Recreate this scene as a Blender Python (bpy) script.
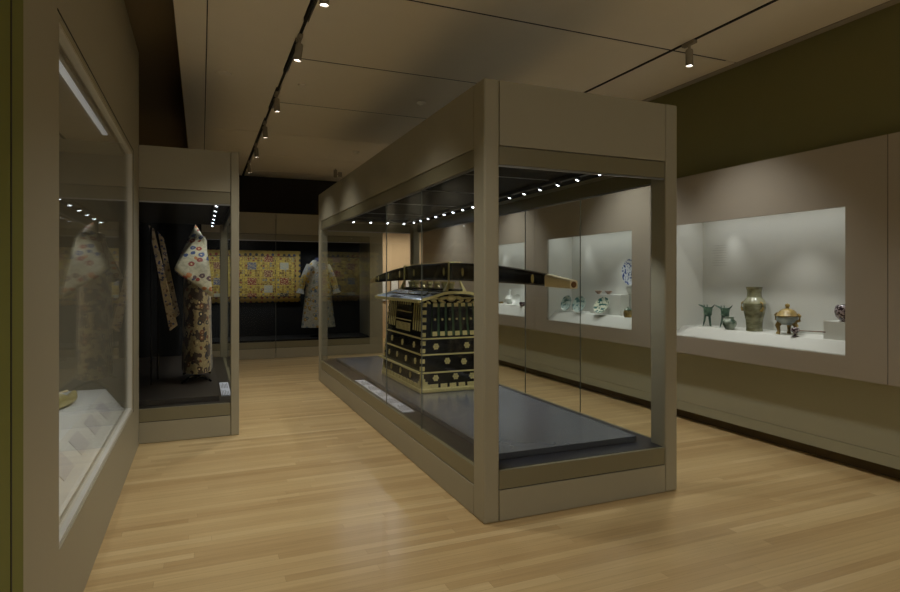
import bpy, bmesh, math, random
from mathutils import Vector, Matrix
random.seed(7)
for o in list(bpy.data.objects): bpy.data.objects.remove(o)
S = bpy.context.scene; COL = S.collection
PI = math.pi

# ------------------------------------------------------------------ camera, world, exposure
YAW = math.radians(22.77)
cd = bpy.data.cameras.new('camera'); cam = bpy.data.objects.new('camera', cd); COL.objects.link(cam)
cam.location = (0, 0, 1.5); cam.rotation_euler = (PI/2, 0, -YAW)
cd.sensor_fit = 'HORIZONTAL'; cd.sensor_width = 36; cd.lens = 592/900*36
cd.shift_y = -(296-278)/900; cd.clip_start = .05
S.camera = cam
w = bpy.data.worlds.new('world'); S.world = w; w.use_nodes = True
w.node_tree.nodes['Background'].inputs[0].default_value = (1.0, .96, .9, 1)
w.node_tree.nodes['Background'].inputs[1].default_value = .52
S.view_settings.view_transform = 'Standard'; S.view_settings.look = 'None'
S.view_settings.exposure = 0.0; S.view_settings.gamma = 1; S.view_settings.use_curve_mapping = False
S.cycles.transparent_max_bounces = 32; S.cycles.max_bounces = 12; S.cycles.diffuse_bounces = 5
S.cycles.glossy_bounces = 6; S.cycles.caustics_reflective = False; S.cycles.caustics_refractive = False
S.cycles.sample_clamp_indirect = 4

GALLERY_W = 76      # each track spotlight
CASE_W = 15          # each lamp of the central case
WARM = (1.0, .965, .90); COOL = (.93, .97, 1.0)

# ------------------------------------------------------------------ materials
def lin(c): return tuple(((x/255)/12.92 if x/255 <= .04045 else ((x/255+.055)/1.055)**2.4) for x in c)
class NM:
    def __init__(s, name):
        s.m = bpy.data.materials.new(name); s.m.use_nodes = True
        s.t = s.m.node_tree; s.b = s.t.nodes['Principled BSDF']; s.out = s.t.nodes['Material Output']
    def n(s, typ, ins=None, **kw):
        x = s.t.nodes.new(typ)
        for k, v in kw.items(): setattr(x, k, v)
        for k, v in (ins or {}).items():
            if hasattr(v, 'is_output') or isinstance(v, bpy.types.NodeSocket): s.t.links.new(v, x.inputs[k])
            else: x.inputs[k].default_value = v
        return x
    def set(s, k, v):
        if isinstance(v, bpy.types.NodeSocket): s.t.links.new(v, s.b.inputs[k])
        else: s.b.inputs[k].default_value = v
    def math(s, op, a, b=0.0, c=0.0):
        x = s.t.nodes.new('ShaderNodeMath'); x.operation = op
        for i, v in enumerate((a, b, c)):
            if isinstance(v, bpy.types.NodeSocket): s.t.links.new(v, x.inputs[i])
            else: x.inputs[i].default_value = v
        return x.outputs[0]
    def mix(s, f, a, b):
        x = s.t.nodes.new('ShaderNodeMix'); x.data_type = 'RGBA'
        for i, v in ((0, f), (6, a), (7, b)):
            if isinstance(v, bpy.types.NodeSocket): s.t.links.new(v, x.inputs[i])
            else: x.inputs[i].default_value = v if i == 0 else (*v[:3], 1)
        return x.outputs[2]
    def ramp(s, f, stops, const=False):
        x = s.t.nodes.new('ShaderNodeValToRGB'); e = x.color_ramp
        if const: e.interpolation = 'CONSTANT'
        while len(e.elements) < len(stops): e.elements.new(1)
        for el, (p, c) in zip(e.elements, stops): el.position = p; el.color = (*c[:3], 1)
        s.t.links.new(f, x.inputs[0]); return x.outputs[0]
    def coord(s, kind='Object'): return s.n('ShaderNodeTexCoord').outputs[kind]

def paint(name, rgb, rough=.55, var=.04, metal=0, spec=.5, bump=0, scale=6):
    k = NM(name); c = lin(rgb)
    nz = k.n('ShaderNodeTexNoise', {'Vector': k.coord(), 'Scale': scale, 'Detail': 4}).outputs['Fac']
    k.set('Base Color', k.mix(nz, tuple(x*(1-var) for x in c), tuple(x*(1+var) for x in c)))
    k.set('Roughness', rough); k.set('Metallic', metal); k.set('Specular IOR Level', spec)
    if bump:
        n2 = k.n('ShaderNodeTexNoise', {'Vector': k.coord(), 'Scale': 220, 'Detail': 2}).outputs['Fac']
        k.set('Normal', k.n('ShaderNodeBump', {'Height': n2, 'Strength': bump, 'Distance': .002}).outputs[0])
    return k.m

def emit(name, rgb, st):
    k = NM(name); k.set('Base Color', (*rgb, 1)); k.set('Emission Color', (*rgb, 1)); k.set('Emission Strength', st)
    return k.m

def glass(name, tint=(.985, .995, .99), n_=1.115):
    k = NM(name); t = k.t
    tr = k.n('ShaderNodeBsdfTransparent', {'Color': (*tint, 1)})
    gl = k.n('ShaderNodeBsdfGlossy', {'Color': (1, 1, 1, 1), 'Roughness': .0})
    geo = k.n('ShaderNodeNewGeometry')   # same reflectance on either face of the pane
    ior = k.math('ADD', k.math('MULTIPLY', geo.outputs['Backfacing'], 1/n_-n_), n_)
    fr = k.n('ShaderNodeFresnel', {'IOR': ior})
    mx = k.n('ShaderNodeMixShader'); t.links.new(fr.outputs[0], mx.inputs[0])
    t.links.new(tr.outputs[0], mx.inputs[1]); t.links.new(gl.outputs[0], mx.inputs[2])
    t.links.new(mx.outputs[0], k.out.inputs[0]); return k.m

def floor_mat():
    k = NM('maple_strip_floor'); co = k.n('ShaderNodeMapping', {'Vector': k.coord(), 'Location': (40, 40, 0)}).outputs[0]
    sep = k.n('ShaderNodeSeparateXYZ', {0: co})
    row = k.math('FLOOR', k.math('DIVIDE', sep.outputs[1], .064))
    rn = k.n('ShaderNodeTexWhiteNoise', {'W': row}, noise_dimensions='1D').outputs['Value']
    co2 = k.n('ShaderNodeCombineXYZ', {0: k.math('ADD', sep.outputs[0], k.math('MULTIPLY', rn, 17.3)), 1: sep.outputs[1]}).outputs[0]
    br = k.n('ShaderNodeTexBrick', {'Vector': co2, 'Color1': (0, 0, 0, 1), 'Color2': (1, 1, 1, 1), 'Mortar': (0, 0, 0, 1), 'Scale': 1,
             'Mortar Size': .0006, 'Mortar Smooth': .2, 'Bias': 0, 'Brick Width': 1.6, 'Row Height': .064})
    br.offset = 0
    tone = k.math('ADD', k.math('MULTIPLY', br.outputs['Color'], .62), k.math('MULTIPLY', rn, .38))
    base = k.ramp(tone, [(0, lin((179, 150, 104))), (.35, lin((191, 163, 116))), (.7, lin((203, 177, 128))), (1, lin((213, 189, 142)))])
    mp = k.n('ShaderNodeMapping', {'Vector': co2, 'Scale': (.8, 22, 1)})
    g = k.n('ShaderNodeTexNoise', {'Vector': mp.outputs[0], 'Scale': 2.2, 'Detail': 6, 'Roughness': .6}).outputs['Fac']
    gr = k.ramp(g, [(.3, (.88, .86, .83)), (.7, (1.04, 1.04, 1.04))])
    x = k.t.nodes.new('ShaderNodeMix'); x.data_type = 'RGBA'; x.blend_type = 'MULTIPLY'; x.inputs[0].default_value = 1
    k.t.links.new(base, x.inputs[6]); k.t.links.new(gr, x.inputs[7])
    k.set('Base Color', k.mix(k.math('MULTIPLY', br.outputs['Fac'], .5), x.outputs[2], lin((105, 78, 48))))
    k.set('Roughness', .28); k.set('Specular IOR Level', .5)
    k.set('Normal', k.n('ShaderNodeBump', {'Height': g, 'Strength': .05, 'Distance': .002}).outputs[0])
    return k.m

def textile_mat():
    # gold silk worked with a lattice of small coloured squares and a medallion border, UV in metres
    k = NM('gold_brocade'); uv = k.coord('UV'); s = k.n('ShaderNodeSeparateXYZ', {0: uv}); U, V = s.outputs[0], s.outputs[1]
    def cell(sz, off=0, sv=None):
        a = k.math('DIVIDE', k.math('ADD', U, off), sz); b = k.math('DIVIDE', k.math('ADD', V, off), sv or sz)
        fa, fb = k.math('FLOOR', a), k.math('FLOOR', b)
        c = k.n('ShaderNodeCombineXYZ', {0: fa, 1: fb})
        w_ = k.n('ShaderNodeTexWhiteNoise', {'Vector': c.outputs[0]}, noise_dimensions='3D').outputs['Value']
        d = k.math('MAXIMUM', k.math('ABSOLUTE', k.math('SUBTRACT', k.math('FRACT', a), .5)), k.math('ABSOLUTE', k.math('SUBTRACT', k.math('FRACT', b), .5)))
        chk = k.math('MODULO', k.math('ADD', fa, fb), 2)
        da = k.math('ABSOLUTE', k.math('SUBTRACT', k.math('FRACT', a), .5)); db = k.math('ABSOLUTE', k.math('SUBTRACT', k.math('FRACT', b), .5))
        if sv: return w_, k.math('MULTIPLY', k.math('LESS_THAN', da, .27), k.math('LESS_THAN', db, .47)), chk
        return w_, d, chk
    gold = lin((186, 158, 80)); nz = k.n('ShaderNodeTexNoise', {'Vector': uv, 'Scale': 45, 'Detail': 3}).outputs['Fac']
    g = k.ramp(nz, [(.38, lin((122, 98, 42))), (.5, gold), (.66, lin((206, 186, 112)))])
    w2, d2, c2 = cell(.047); sm = k.ramp(w2, [(0, lin((150, 120, 40))), (.25, lin((215, 190, 80))), (.5, lin((90, 60, 30))), (.62, lin((190, 160, 70))), (.8, lin((120, 130, 130))), (.9, lin((140, 50, 35)))], True)
    g = k.mix(k.math('MULTIPLY', k.math('LESS_THAN', d2, .36), .9), g, sm)
    w1, d1, c1 = cell(.31, .02, .152)
    big = k.ramp(w1, [(0, lin((135, 32, 28))), (.28, lin((60, 78, 120))), (.5, lin((120, 60, 45))), (.62, lin((40, 42, 60))), (.78, lin((150, 100, 90))), (.9, lin((170, 175, 165)))], True)
    n2 = k.n('ShaderNodeTexNoise', {'Vector': uv, 'Scale': 60, 'Detail': 1}).outputs['Fac']
    big = k.mix(k.math('GREATER_THAN', n2, .56), big, lin((220, 200, 140)))
    f = k.math('MULTIPLY', d1, k.math('GREATER_THAN', k.math('ABSOLUTE', c1), .5))
    w5, d5, c5 = cell(.155, .02)
    g = k.mix(k.math('GREATER_THAN', d5, .455), g, lin((204, 178, 78)))
    g = k.mix(f, g, big)
    # border: distance from the middle
    bu = k.math('SUBTRACT', k.math('ABSOLUTE', U), 1.07 - .11); bv = k.math('SUBTRACT', k.math('ABSOLUTE', V), .515 - .11)
    bd = k.math('MAXIMUM', bu, bv)
    w3, d3, c3 = cell(.105, .01)
    vo = k.n('ShaderNodeTexVoronoi', {'Vector': uv, 'Scale': 9.5, 'Randomness': .15})
    med = k.mix(k.math('LESS_THAN', vo.outputs['Distance'], .27), gold, k.ramp(w3, [(0, lin((60, 70, 95))), (.4, lin((140, 60, 45))), (.7, lin((60, 60, 50)))], True))
    g = k.mix(k.math('GREATER_THAN', bd, 0), g, med)
    g = k.mix(k.math('LESS_THAN', k.math('ABSOLUTE', bd), .007), g, lin((90, 60, 30)))
    k.set('Base Color', g); k.set('Roughness', .6); k.set('Sheen Weight', .2); return k.m

def silk(name, base, spots, scale=9, dist=.33, rough=.55, stain=None):
    k = NM(name); co = k.coord()
    vo = k.n('ShaderNodeTexVoronoi', {'Vector': co, 'Scale': scale, 'Randomness': .85})
    sepc = k.n('ShaderNodeSeparateColor', {0: vo.outputs['Color']})
    n = len(spots); col = k.ramp(sepc.outputs[0], [(i/n, lin(c)) for i, c in enumerate(spots)], True)
    nz = k.n('ShaderNodeTexNoise', {'Vector': co, 'Scale': 30, 'Detail': 4}).outputs['Fac']
    b = k.ramp(nz, [(.35, tuple(x*.72 for x in lin(base))), (.6, lin(base))])
    if stain:
        n3 = k.n('ShaderNodeTexNoise', {'Vector': co, 'Scale': 7, 'Detail': 5}).outputs['Fac']
        b = k.mix(k.math('GREATER_THAN', n3, .52), b, lin(stain))
    dd = k.math('ADD', vo.outputs['Distance'], k.math('MULTIPLY', k.math('SUBTRACT', nz, .5), .35))
    c1 = k.mix(k.math('LESS_THAN', dd, dist), b, col)
    c1 = k.mix(k.math('LESS_THAN', dd, dist*.35), c1, lin((225, 205, 150)))
    k.set('Base Color', c1); k.set('Roughness', rough); k.set('Sheen Weight', .15); return k.m

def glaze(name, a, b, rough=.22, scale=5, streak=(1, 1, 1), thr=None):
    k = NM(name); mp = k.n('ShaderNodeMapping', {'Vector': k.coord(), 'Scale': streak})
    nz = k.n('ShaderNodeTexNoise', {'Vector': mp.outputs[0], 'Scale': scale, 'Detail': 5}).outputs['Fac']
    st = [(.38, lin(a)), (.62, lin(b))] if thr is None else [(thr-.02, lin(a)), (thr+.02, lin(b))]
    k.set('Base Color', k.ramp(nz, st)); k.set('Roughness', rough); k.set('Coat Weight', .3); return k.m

M = dict(
    floor=floor_mat(),
    case=paint('taupe_case_paint', (160, 154, 132), .5, .015),
    band=paint('smoked_band_glass', (126, 120, 94), .3, .02),
    fascia=paint('wall_case_paint', (168, 160, 146), .55, .015),
    olive=paint('olive_wall_paint', (122, 118, 74), .7, .03),
    olive2=paint('sage_lower_wall_paint', (170, 170, 148), .6, .03),
    ceil=paint('ceiling_panel_paint', (240, 233, 218), .8, .02),
    dark=paint('dark_recess_paint', (44, 37, 26), .8, .05),
    black=paint('black_interior_cloth', (5, 5, 5), .9, .1),
    slot=paint('slot_black', (10, 8, 6), .7, .1),
    slate=paint('slate_deck_paint', (82, 85, 92), .24, .08, scale=14),
    slate2=paint('dark_deck_paint', (36, 36, 42), .34, .08, scale=14),
    brown=paint('brown_deck_paint', (46, 40, 34), .4, .08),
    white=paint('white_case_lining', (214, 214, 208), .75, .012),
    lining=paint('grey_case_lining', (150, 143, 124), .7, .015),
    steel=paint('brushed_edge_metal', (170, 170, 172), .3, .03, metal=.9),
    mull=paint('silicone_joint', (96, 100, 92), .4, .05),
    gold=paint('gilt_fitting', (214, 200, 136), .36, .25, metal=.45, scale=60),
    gold2=paint('pale_gilt_cap', (226, 210, 168), .45, .15, metal=.1, scale=50),
    lacq=paint('black_lacquer', (5, 5, 5), .2, .1, spec=.35),
    roofl=glaze('roof_lacquer_painted_reflection', (40, 46, 62), (168, 180, 196), .2, 6, (1, .5, 1), .45),  # pale blue blotches paint the LED reflection into the dark lacquer
    green=paint('green_blind_silk', (50, 78, 42), .6, .2, scale=50),
    glass=glass('case_glass'),
    track=paint('white_track_enamel', (150, 140, 120), .5, .02),
    lens=emit('lit_lamp_lens', (1, .98, 1.0), 14),
    led=emit('lit_led_lens', (.86, .92, 1.0), 9),
    ledbar=paint('led_bar_enamel', (60, 62, 70), .4, .05),
    warm=paint('warm_plaster', (212, 186, 150), .8, .03),
    paper=paint('print_paper', (238, 238, 236), .8, .03),
    frame=paint('print_frame_wood', (96, 70, 44), .5, .1),
    label=paint('label_card', (206, 208, 218), .6, .05, scale=30),
    ink=paint('label_ink', (92, 92, 98), .7, .05),
    inkpale=paint('pale_wall_ink', (184, 184, 180), .7, .03),
    textile=textile_mat(),
    robe=silk('pale_silk_robe', (176, 176, 166), [(90, 110, 130), (190, 160, 70), (140, 150, 165), (150, 120, 60), (120, 130, 120)], 13, .4),
    robecuff=silk('gold_silk_sleeve', (190, 165, 80), [(150, 110, 50), (200, 190, 140), (110, 120, 110)], 20, .35),
    kimono=silk('cream_floral_silk', (206, 196, 160), [(150, 62, 40), (60, 78, 120), (90, 60, 60), (190, 120, 60)], 14, .42),
    kimono2=silk('gold_brown_floral_silk', (188, 168, 120), [(70, 44, 30), (40, 40, 44), (130, 80, 44), (180, 160, 110)], 15, .42, stain=(74, 56, 34)),
    panel=silk('banded_silk', (204, 184, 150), [(60, 68, 116), (120, 90, 66), (200, 184, 140)], 30, .42),
    trimblue=paint('blue_silk_trim', (44, 50, 84), .5, .1),
    bronze=glaze('green_patina_bronze', (44, 74, 62), (110, 142, 122), .5, 14),
    celadon=glaze('brown_green_glaze', (104, 102, 74), (150, 150, 122), .25, 7, (1, 1, 3)),
    cloud=glaze('cloudy_pale_blue_enamel', (120, 134, 138), (184, 194, 192), .3, 12),
    ochre=glaze('ochre_gilt_bronze', (112, 90, 44), (176, 150, 86), .35, 10),
    greengl=glaze('streaked_green_glaze', (50, 78, 62), (196, 206, 190), .25, 10, (1, 1, 1)),
    pale=glaze('pale_blue_green_porcelain', (190, 208, 204), (96, 136, 138), .18, 22, thr=.56),
    bluewhite=glaze('blue_and_white_porcelain', (214, 218, 224), (60, 80, 140), .18, 34, thr=.54),
    poly=glaze('coloured_enamel_dish', (208, 212, 192), (46, 98, 96), .2, 26, thr=.53),
    iron=glaze('red_brown_tea_bowl_glaze', (98, 62, 46), (176, 150, 128), .3, 20),
    mottle=glaze('purple_mottled_glaze', (50, 34, 42), (172, 156, 160), .25, 70, thr=.52),
    wht=glaze('white_porcelain', (226, 228, 224), (206, 210, 206), .15, 4),
)

# ------------------------------------------------------------------ mesh helpers
def NB(): return bmesh.new()
def box(bm, x0, x1, y0, y1, z0, z1):
    v = [bm.verts.new(p) for p in ((x0,y0,z0),(x1,y0,z0),(x1,y1,z0),(x0,y1,z0),(x0,y0,z1),(x1,y0,z1),(x1,y1,z1),(x0,y1,z1))]
    for f in ((3,2,1,0),(4,5,6,7),(0,1,5,4),(1,2,6,5),(2,3,7,6),(3,0,4,7)): bm.faces.new([v[i] for i in f])
    return v
def hexa(bm, p):
    v = [bm.verts.new(q) for q in p]
    for f in ((3,2,1,0),(4,5,6,7),(0,1,5,4),(1,2,6,5),(2,3,7,6),(3,0,4,7)): bm.faces.new([v[i] for i in f])
def lathe(bm, prof, c=(0,0,0), n=28, M4=None, ex=1.0):
    rings = []
    for r, z in prof:
        ring = []
        for i in range(n):
            a = 2*PI*i/n; p = Vector((r*math.cos(a)*ex, r*math.sin(a), z))
            if M4: p = M4 @ p
            ring.append(bm.verts.new(p + Vector(c)))
        rings.append(ring)
    for a, b in zip(rings, rings[1:]):
        for i in range(n): bm.faces.new((a[i], a[(i+1)%n], b[(i+1)%n], b[i]))
    if prof[0][0] > 1e-6: bm.faces.new(rings[0][::-1])
    if prof[-1][0] > 1e-6: bm.faces.new(rings[-1])
    bmesh.ops.remove_doubles(bm, verts=bm.verts, dist=1e-6)
def tube(bm, pts, rad, n=10, flat=1.0):
    pts = [Vector(p) for p in pts]; rings = []
    if not hasattr(rad, '__len__'): rad = [rad]*len(pts)
    up = Vector((0,0,1))
    for i, p in enumerate(pts):
        d = (pts[min(i+1, len(pts)-1)] - pts[max(i-1, 0)]).normalized()
        s = d.cross(up)
        if s.length < .05: s = d.cross(Vector((0,1,0)))
        s.normalize(); u = s.cross(d).normalized()
        rings.append([bm.verts.new(p + (s*math.cos(2*PI*k/n) + u*math.sin(2*PI*k/n)*flat)*rad[i]) for k in range(n)])
    for a, b in zip(rings, rings[1:]):
        for i in range(n): bm.faces.new((a[i], a[(i+1)%n], b[(i+1)%n], b[i]))
    bm.faces.new(rings[0][::-1]); bm.faces.new(rings[-1])
def rings_mesh(bm, rings, cap=True):
    vs = [[bm.verts.new(p) for p in r] for r in rings]; n = len(vs[0])
    for a, b in zip(vs, vs[1:]):
        for i in range(n): bm.faces.new((a[i], a[(i+1)%n], b[(i+1)%n], b[i]))
    if cap: bm.faces.new(vs[0][::-1]); bm.faces.new(vs[-1])
def origin(p):
    v = Vector((0,0,0))
    while p is not None: v += Vector(p.location); p = p.parent
    return v
def obj(name, bm, mat, parent=None, bevel=0, smooth=False, local=False, kind=None, seg=2):
    if parent is not None and not local: bmesh.ops.translate(bm, verts=bm.verts, vec=-origin(parent))
    bmesh.ops.recalc_face_normals(bm, faces=bm.faces)
    me = bpy.data.meshes.new(name); bm.to_mesh(me); bm.free(); me.materials.append(mat)
    if smooth: me.polygons.foreach_set('use_smooth', [True]*len(me.polygons))
    o = bpy.data.objects.new(name, me); COL.objects.link(o)
    if parent is not None: o.parent = parent
    if bevel:
        b = o.modifiers.new('bevel', 'BEVEL'); b.width = bevel; b.segments = seg; b.limit_method = 'ANGLE'
    if smooth:
        try: me.set_sharp_from_angle(angle=math.radians(40))
        except Exception: pass
    if kind: o['kind'] = kind
    return o
def B(name, dims, mat, parent=None, bevel=0, kind=None):
    bm = NB(); box(bm, *dims); return obj(name, bm, mat, parent, bevel, kind=kind)
def thing(name, label, cat, loc=(0,0,0), group=None):
    o = bpy.data.objects.new(name, None); COL.objects.link(o); o.location = loc; o.empty_display_size = .1
    o['label'] = label; o['category'] = cat
    if group: o['group'] = group
    return o
def tag(o, label, cat, group=None):
    o['label'] = label; o['category'] = cat
    if group: o['group'] = group
    return o
def solo(name, bm, mat, loc, label, cat, group=None, **kw):
    o = obj(name, bm, mat, None, **kw); o.location = loc; return tag(o, label, cat, group)
def dup(root, loc, label=None):
    r = root.copy(); COL.objects.link(r); r.location = loc
    if label: r['label'] = label
    for ch in list(root.children):
        c = ch.copy(); COL.objects.link(c); c.parent = r
        for g in ch.children:
            d = g.copy(); COL.objects.link(d); d.parent = c
    return r
def spot(name, loc, target, watts, size, blend=.8, color=WARM, soft=.05):
    l = bpy.data.lights.new(name, 'SPOT'); l.energy = watts; l.spot_size = math.radians(size); l.spot_blend = blend
    l.color = color; l.shadow_soft_size = soft
    o = bpy.data.objects.new(name, l); COL.objects.link(o); o.location = loc
    o.rotation_euler = (Vector(target)-Vector(loc)).to_track_quat('-Z', 'Y').to_euler(); return o
def area(name, loc, sx, sy, watts, color=COOL, rot=(0,0,0)):
    l = bpy.data.lights.new(name, 'AREA'); l.shape = 'RECTANGLE'; l.size = sx; l.size_y = sy; l.energy = watts; l.color = color
    o = bpy.data.objects.new(name, l); COL.objects.link(o); o.location = loc; o.rotation_euler = rot; return o

# ------------------------------------------------------------------ room shell
CZ = 3.52; YF = 12.35; YB = -3.0
B('floor', (-3, 8, YB, 17, -.1, 0), M['floor'], kind='structure')
# ceiling panels with dark slots between them
bm = NB()
xs = [(.045, .730), (.780, 3.830), (3.870, 4.62)]
ys = [YB, .0, 1.36, 2.72, 4.085, 5.56, 7.04, 8.6, 10.13, 11.63, YF]
for xa, xb in xs:
    yy_ = [YB, 8.56, YF] if xa < .1 else ys
    for a, b in zip(yy_, yy_[1:]):
        ga, gb = (.0125 if 4 < q_ < 7.5 else .009 for q_ in (a, b)); box(bm, xa, xb, a+ga, b-gb, CZ, CZ+.06)
box(bm, .730, .780, 6.0, 6.5, CZ+.005, CZ+.06); box(bm, .730, .780, 7.4, 7.8, CZ+.005, CZ+.06); box(bm, .730, .780, 4.75, 5.1, CZ+.005, CZ+.06)
box(bm, 3.83, 3.87, 4.6, 5.0, CZ+.005, CZ+.06); box(bm, 3.83, 3.87, 5.7, 6.4, CZ+.005, CZ+.06)
obj('ceiling', bm, M['ceil'], kind='structure')
bm = NB()
for y in ys[1:-1]:
    if 4 < y < 7.5: box(bm, .79, 4.5, y-.012, y+.012, CZ+.003, CZ+.05)
    elif y > 7.5: box(bm, .79, 4.5, y-.008, y+.008, CZ+.004, CZ+.05)
obj('ceiling_slot_strip', bm, M['slot'], kind='structure')
B('ceiling_void', (-3, 5.2, YB, 17, CZ+.9, CZ+1.0), M['dark'], kind='structure')
B('ceiling_slot_backing', (-.02, 4.85, YB, YF, CZ+.1, CZ+.14), M['slot'], kind='structure')
B('ceiling_left_panel', (-.19, .036, YB, YF, CZ, CZ+.2), M['ceil'], kind='structure')
B('ceiling_left_bay', (-3, -.19, YB, YF, CZ+.28, CZ+.34), paint('bay_paint', (150, 136, 112), .8), kind='structure')
B('trim_1', (4.64, 4.78, YB, YF, CZ-.0, CZ+.06), M['fascia'], kind='structure')
# right wall: olive above the cases, sage below, dark toe recess
B('wall_right_upper', (4.72, 5.3, YB, YF, 2.545, CZ+.1), M['olive'], kind='structure')
B('wall_right_lower', (4.70, 5.3, YB, YF, .195, .72), M['olive2'], kind='structure')
B('baseboard_right', (4.70, 5.3, YB, YF, .10, .192), M['olive2'], kind='structure')
B('trim_2', (4.79, 5.3, YB, YF, 0, .10), paint('toe_recess_paint', (96, 82, 58), .7), kind='structure')
B('wall_right_backing', (5.3, 5.4, YB, 17, 0, CZ+1), M['dark'], kind='structure')
# far wall with doorway opening
bm = NB()
box(bm, -3, 3.30, YF, YF+.15, 0, CZ+1); box(bm, 3.30, 4.6, YF, YF+.15, 2.52, CZ+1)
obj('wall_far', bm, M['dark'], kind='structure')
B('wall_far_jamb', (3.12, 3.34, 11.43, 11.62, 0, 2.71), M['case'], kind='structure', bevel=.004)
B('wall_right_far', (4.66, 4.78, 10.3, 12.55, 0, 2.75), M['case'], kind='structure')
# left side
B('wall_left', (-1.45, -.517, YB, 2.238, 0, CZ), paint('green_olive_wall_paint', (114, 116, 48), .7, .03), kind='structure')
B('wall_left_groove', (-.520, -.5155, 2.100, 2.112, 0, CZ), M['slot'], kind='structure')
B('wall_left_far', (-3, -1.6, 6.0, YF, 0, CZ+.3), M['dark'], kind='structure')
B('wall_left_backing', (-1.6, -1.45, YB, 6.0, 0, CZ+.3), M['dark'], kind='structure')
# room beyond the doorway
B('wall_back_room', (2.2, 6.6, 14.2, 14.3, 0, 3.2), M['warm'], kind='structure')
B('wall_back_room_side', (5.6, 5.7, 12.5, 14.2, 0, 3.2), M['warm'], kind='structure')
B('wall_back_room_left', (2.2, 2.3, 12.5, 14.2, 0, 3.2), M['warm'], kind='structure')
B('ceiling_back_room', (2.2, 5.7, 12.5, 14.3, 3.2, 3.3), M['ceil'], kind='structure')
for x in (3.5, 4.2, 4.9): spot('back_room_lamp', (x, 13.0, 3.1), (x+.1, 14.1, .9), 60, 95, 1, (1, .88, .72), .08)

# ------------------------------------------------------------------ track lighting
def track(x, y0, y1, label):
    t = thing('lighting_track', label, 'track', (x, y0, CZ), 'ceiling lighting tracks')
    B('track_channel', (x-.012, x+.012, y0, y1, CZ-.004, CZ+.05), M['slot'], t)
    return t
track(.755, YB+.1, YF-.1, 'dark recessed lighting track running down the ceiling left of the central case')
track(3.85, YB+.1, YF-.1, 'dark recessed lighting track on the ceiling by the right wall')
def head(loc, target, label, group, on=True):
    t = thing('track_spotlight', label, 'spotlight', loc, group)
    x, y, z = loc
    bm = NB(); box(bm, x-.02, x+.02, y-.07, y+.07, CZ-.03, CZ-.001); obj('mount', bm, M['track'], t, .004)
    bm = NB(); lathe(bm, [(.012, 0), (.012, .045)], (x, y, CZ-.065), 10); obj('stem', bm, M['track'], t)
    d = (Vector(target)-Vector((x, y, CZ-.16))).normalized(); q = d.to_track_quat('Z', 'Y').to_matrix().to_4x4()
    c = Vector((x, y, CZ-.075))
    bm = NB(); lathe(bm, [(.026, -.01), (.031, 0), (.031, .13), (.029, .13), (.027, .118)], c, 20, q); obj('barrel', bm, M['track'], t, smooth=True)
    bm = NB(); lathe(bm, [(.0275, .1185), (.02, .122), (0, .1225)], c, 18, q); obj('lens', bm, M['lens'], t, smooth=True)
    p = c + d*.15
    if on: spot('spot_lamp', p, target, GALLERY_W, 96, .9, WARM, .07)
for y, tx, lab in ((-1.6, 1.2, 'unseen added track spotlight on the left track behind the viewpoint'), (.4, .9, 'unseen added track spotlight on the left track above the viewpoint'), (2.6, .7, 'unseen added track spotlight on the left track overhead'),  # unseen heads on the continuing track, added to light the gallery
        (3.95, .7, 'lit track spotlight cut by the top edge of the picture'), (5.05, .35, 'beige track spotlight on left track, second nearest, lens lit'),
        (6.68, .95, 'track spotlight on left track, third along, tilted right'), (7.98, 1.0, 'small track spotlight on left track, fourth along'),
        (9.32, 1.05, 'small lit spotlight on left track, second from the far end'), (10.75, 1.1, 'farthest small lit spotlight on left track')):
    head((.755, y, CZ), (tx, y+.25, 0), lab, 'spotlights on the left track', y < 10)
for y, tx, lab in ((-1.2, 4.0, 'unseen added track spotlight on the right track behind the viewpoint'), (1.2, 4.2, 'unseen added track spotlight on the right track beside the viewpoint'),  # these two heads are out of view, added for their light
        (3.88, 4.0, 'beige track spotlight hanging near right wall, lens lit'), (5.45, 4.3, 'track spotlight on right track just above the central case top'),
        (8.2, 4.2, 'track spotlight on right track hidden beyond the central case'), (10.6, 4.3, 'added track spotlight, farthest on the right track by the doorway')):  # last head added to brighten the dark wall near the doorway
    head((3.85, y, CZ), (tx, y+.1, 0), lab, 'spotlights on the right track')
def disc(name, x, y, r, label, cat, h=.012):
    bm = NB(); lathe(bm, [(r, 0), (r, -h), (r*.8, -h*1.3), (r*.5, -h*1.3), (r*.45, -h*1.8), (0, -h*1.8)], (0,0,0), 24)
    solo(name, bm, M['ceil'], (x, y, CZ-.0005), label, cat, smooth=True)
disc('smoke_detector', .20, 6.25, .075, 'flat round ceiling disc near the left edge of the ceiling', 'detector')
disc('sprinkler_cover', .97, 6.3, .045, 'small round sprinkler cover right of the left track', 'sprinkler')
disc('fire_sprinkler', 2.33, 6.4, .05, 'small sprinkler on the ceiling above the central case', 'sprinkler', .02)
disc('ceiling_sensor', 2.28, 9.3, .05, 'small round sensor on the far part of the ceiling', 'sensor', .02)
bm = NB(); box(bm, -.03, .03, -.02, .02, -.16, -.02); box(bm, -.008, .008, -.008, .008, -.02, 0); box(bm, .05, .12, -.02, .02, -.14, -.06); box(bm, .03, .05, -.006, .006, -.11, -.09)
solo('projector_sensor', bm, M['track'], (2.28, 10.9, CZ-.001), 'small grey two-part fixture hanging from the far ceiling', 'fixture', bevel=.006)

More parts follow.
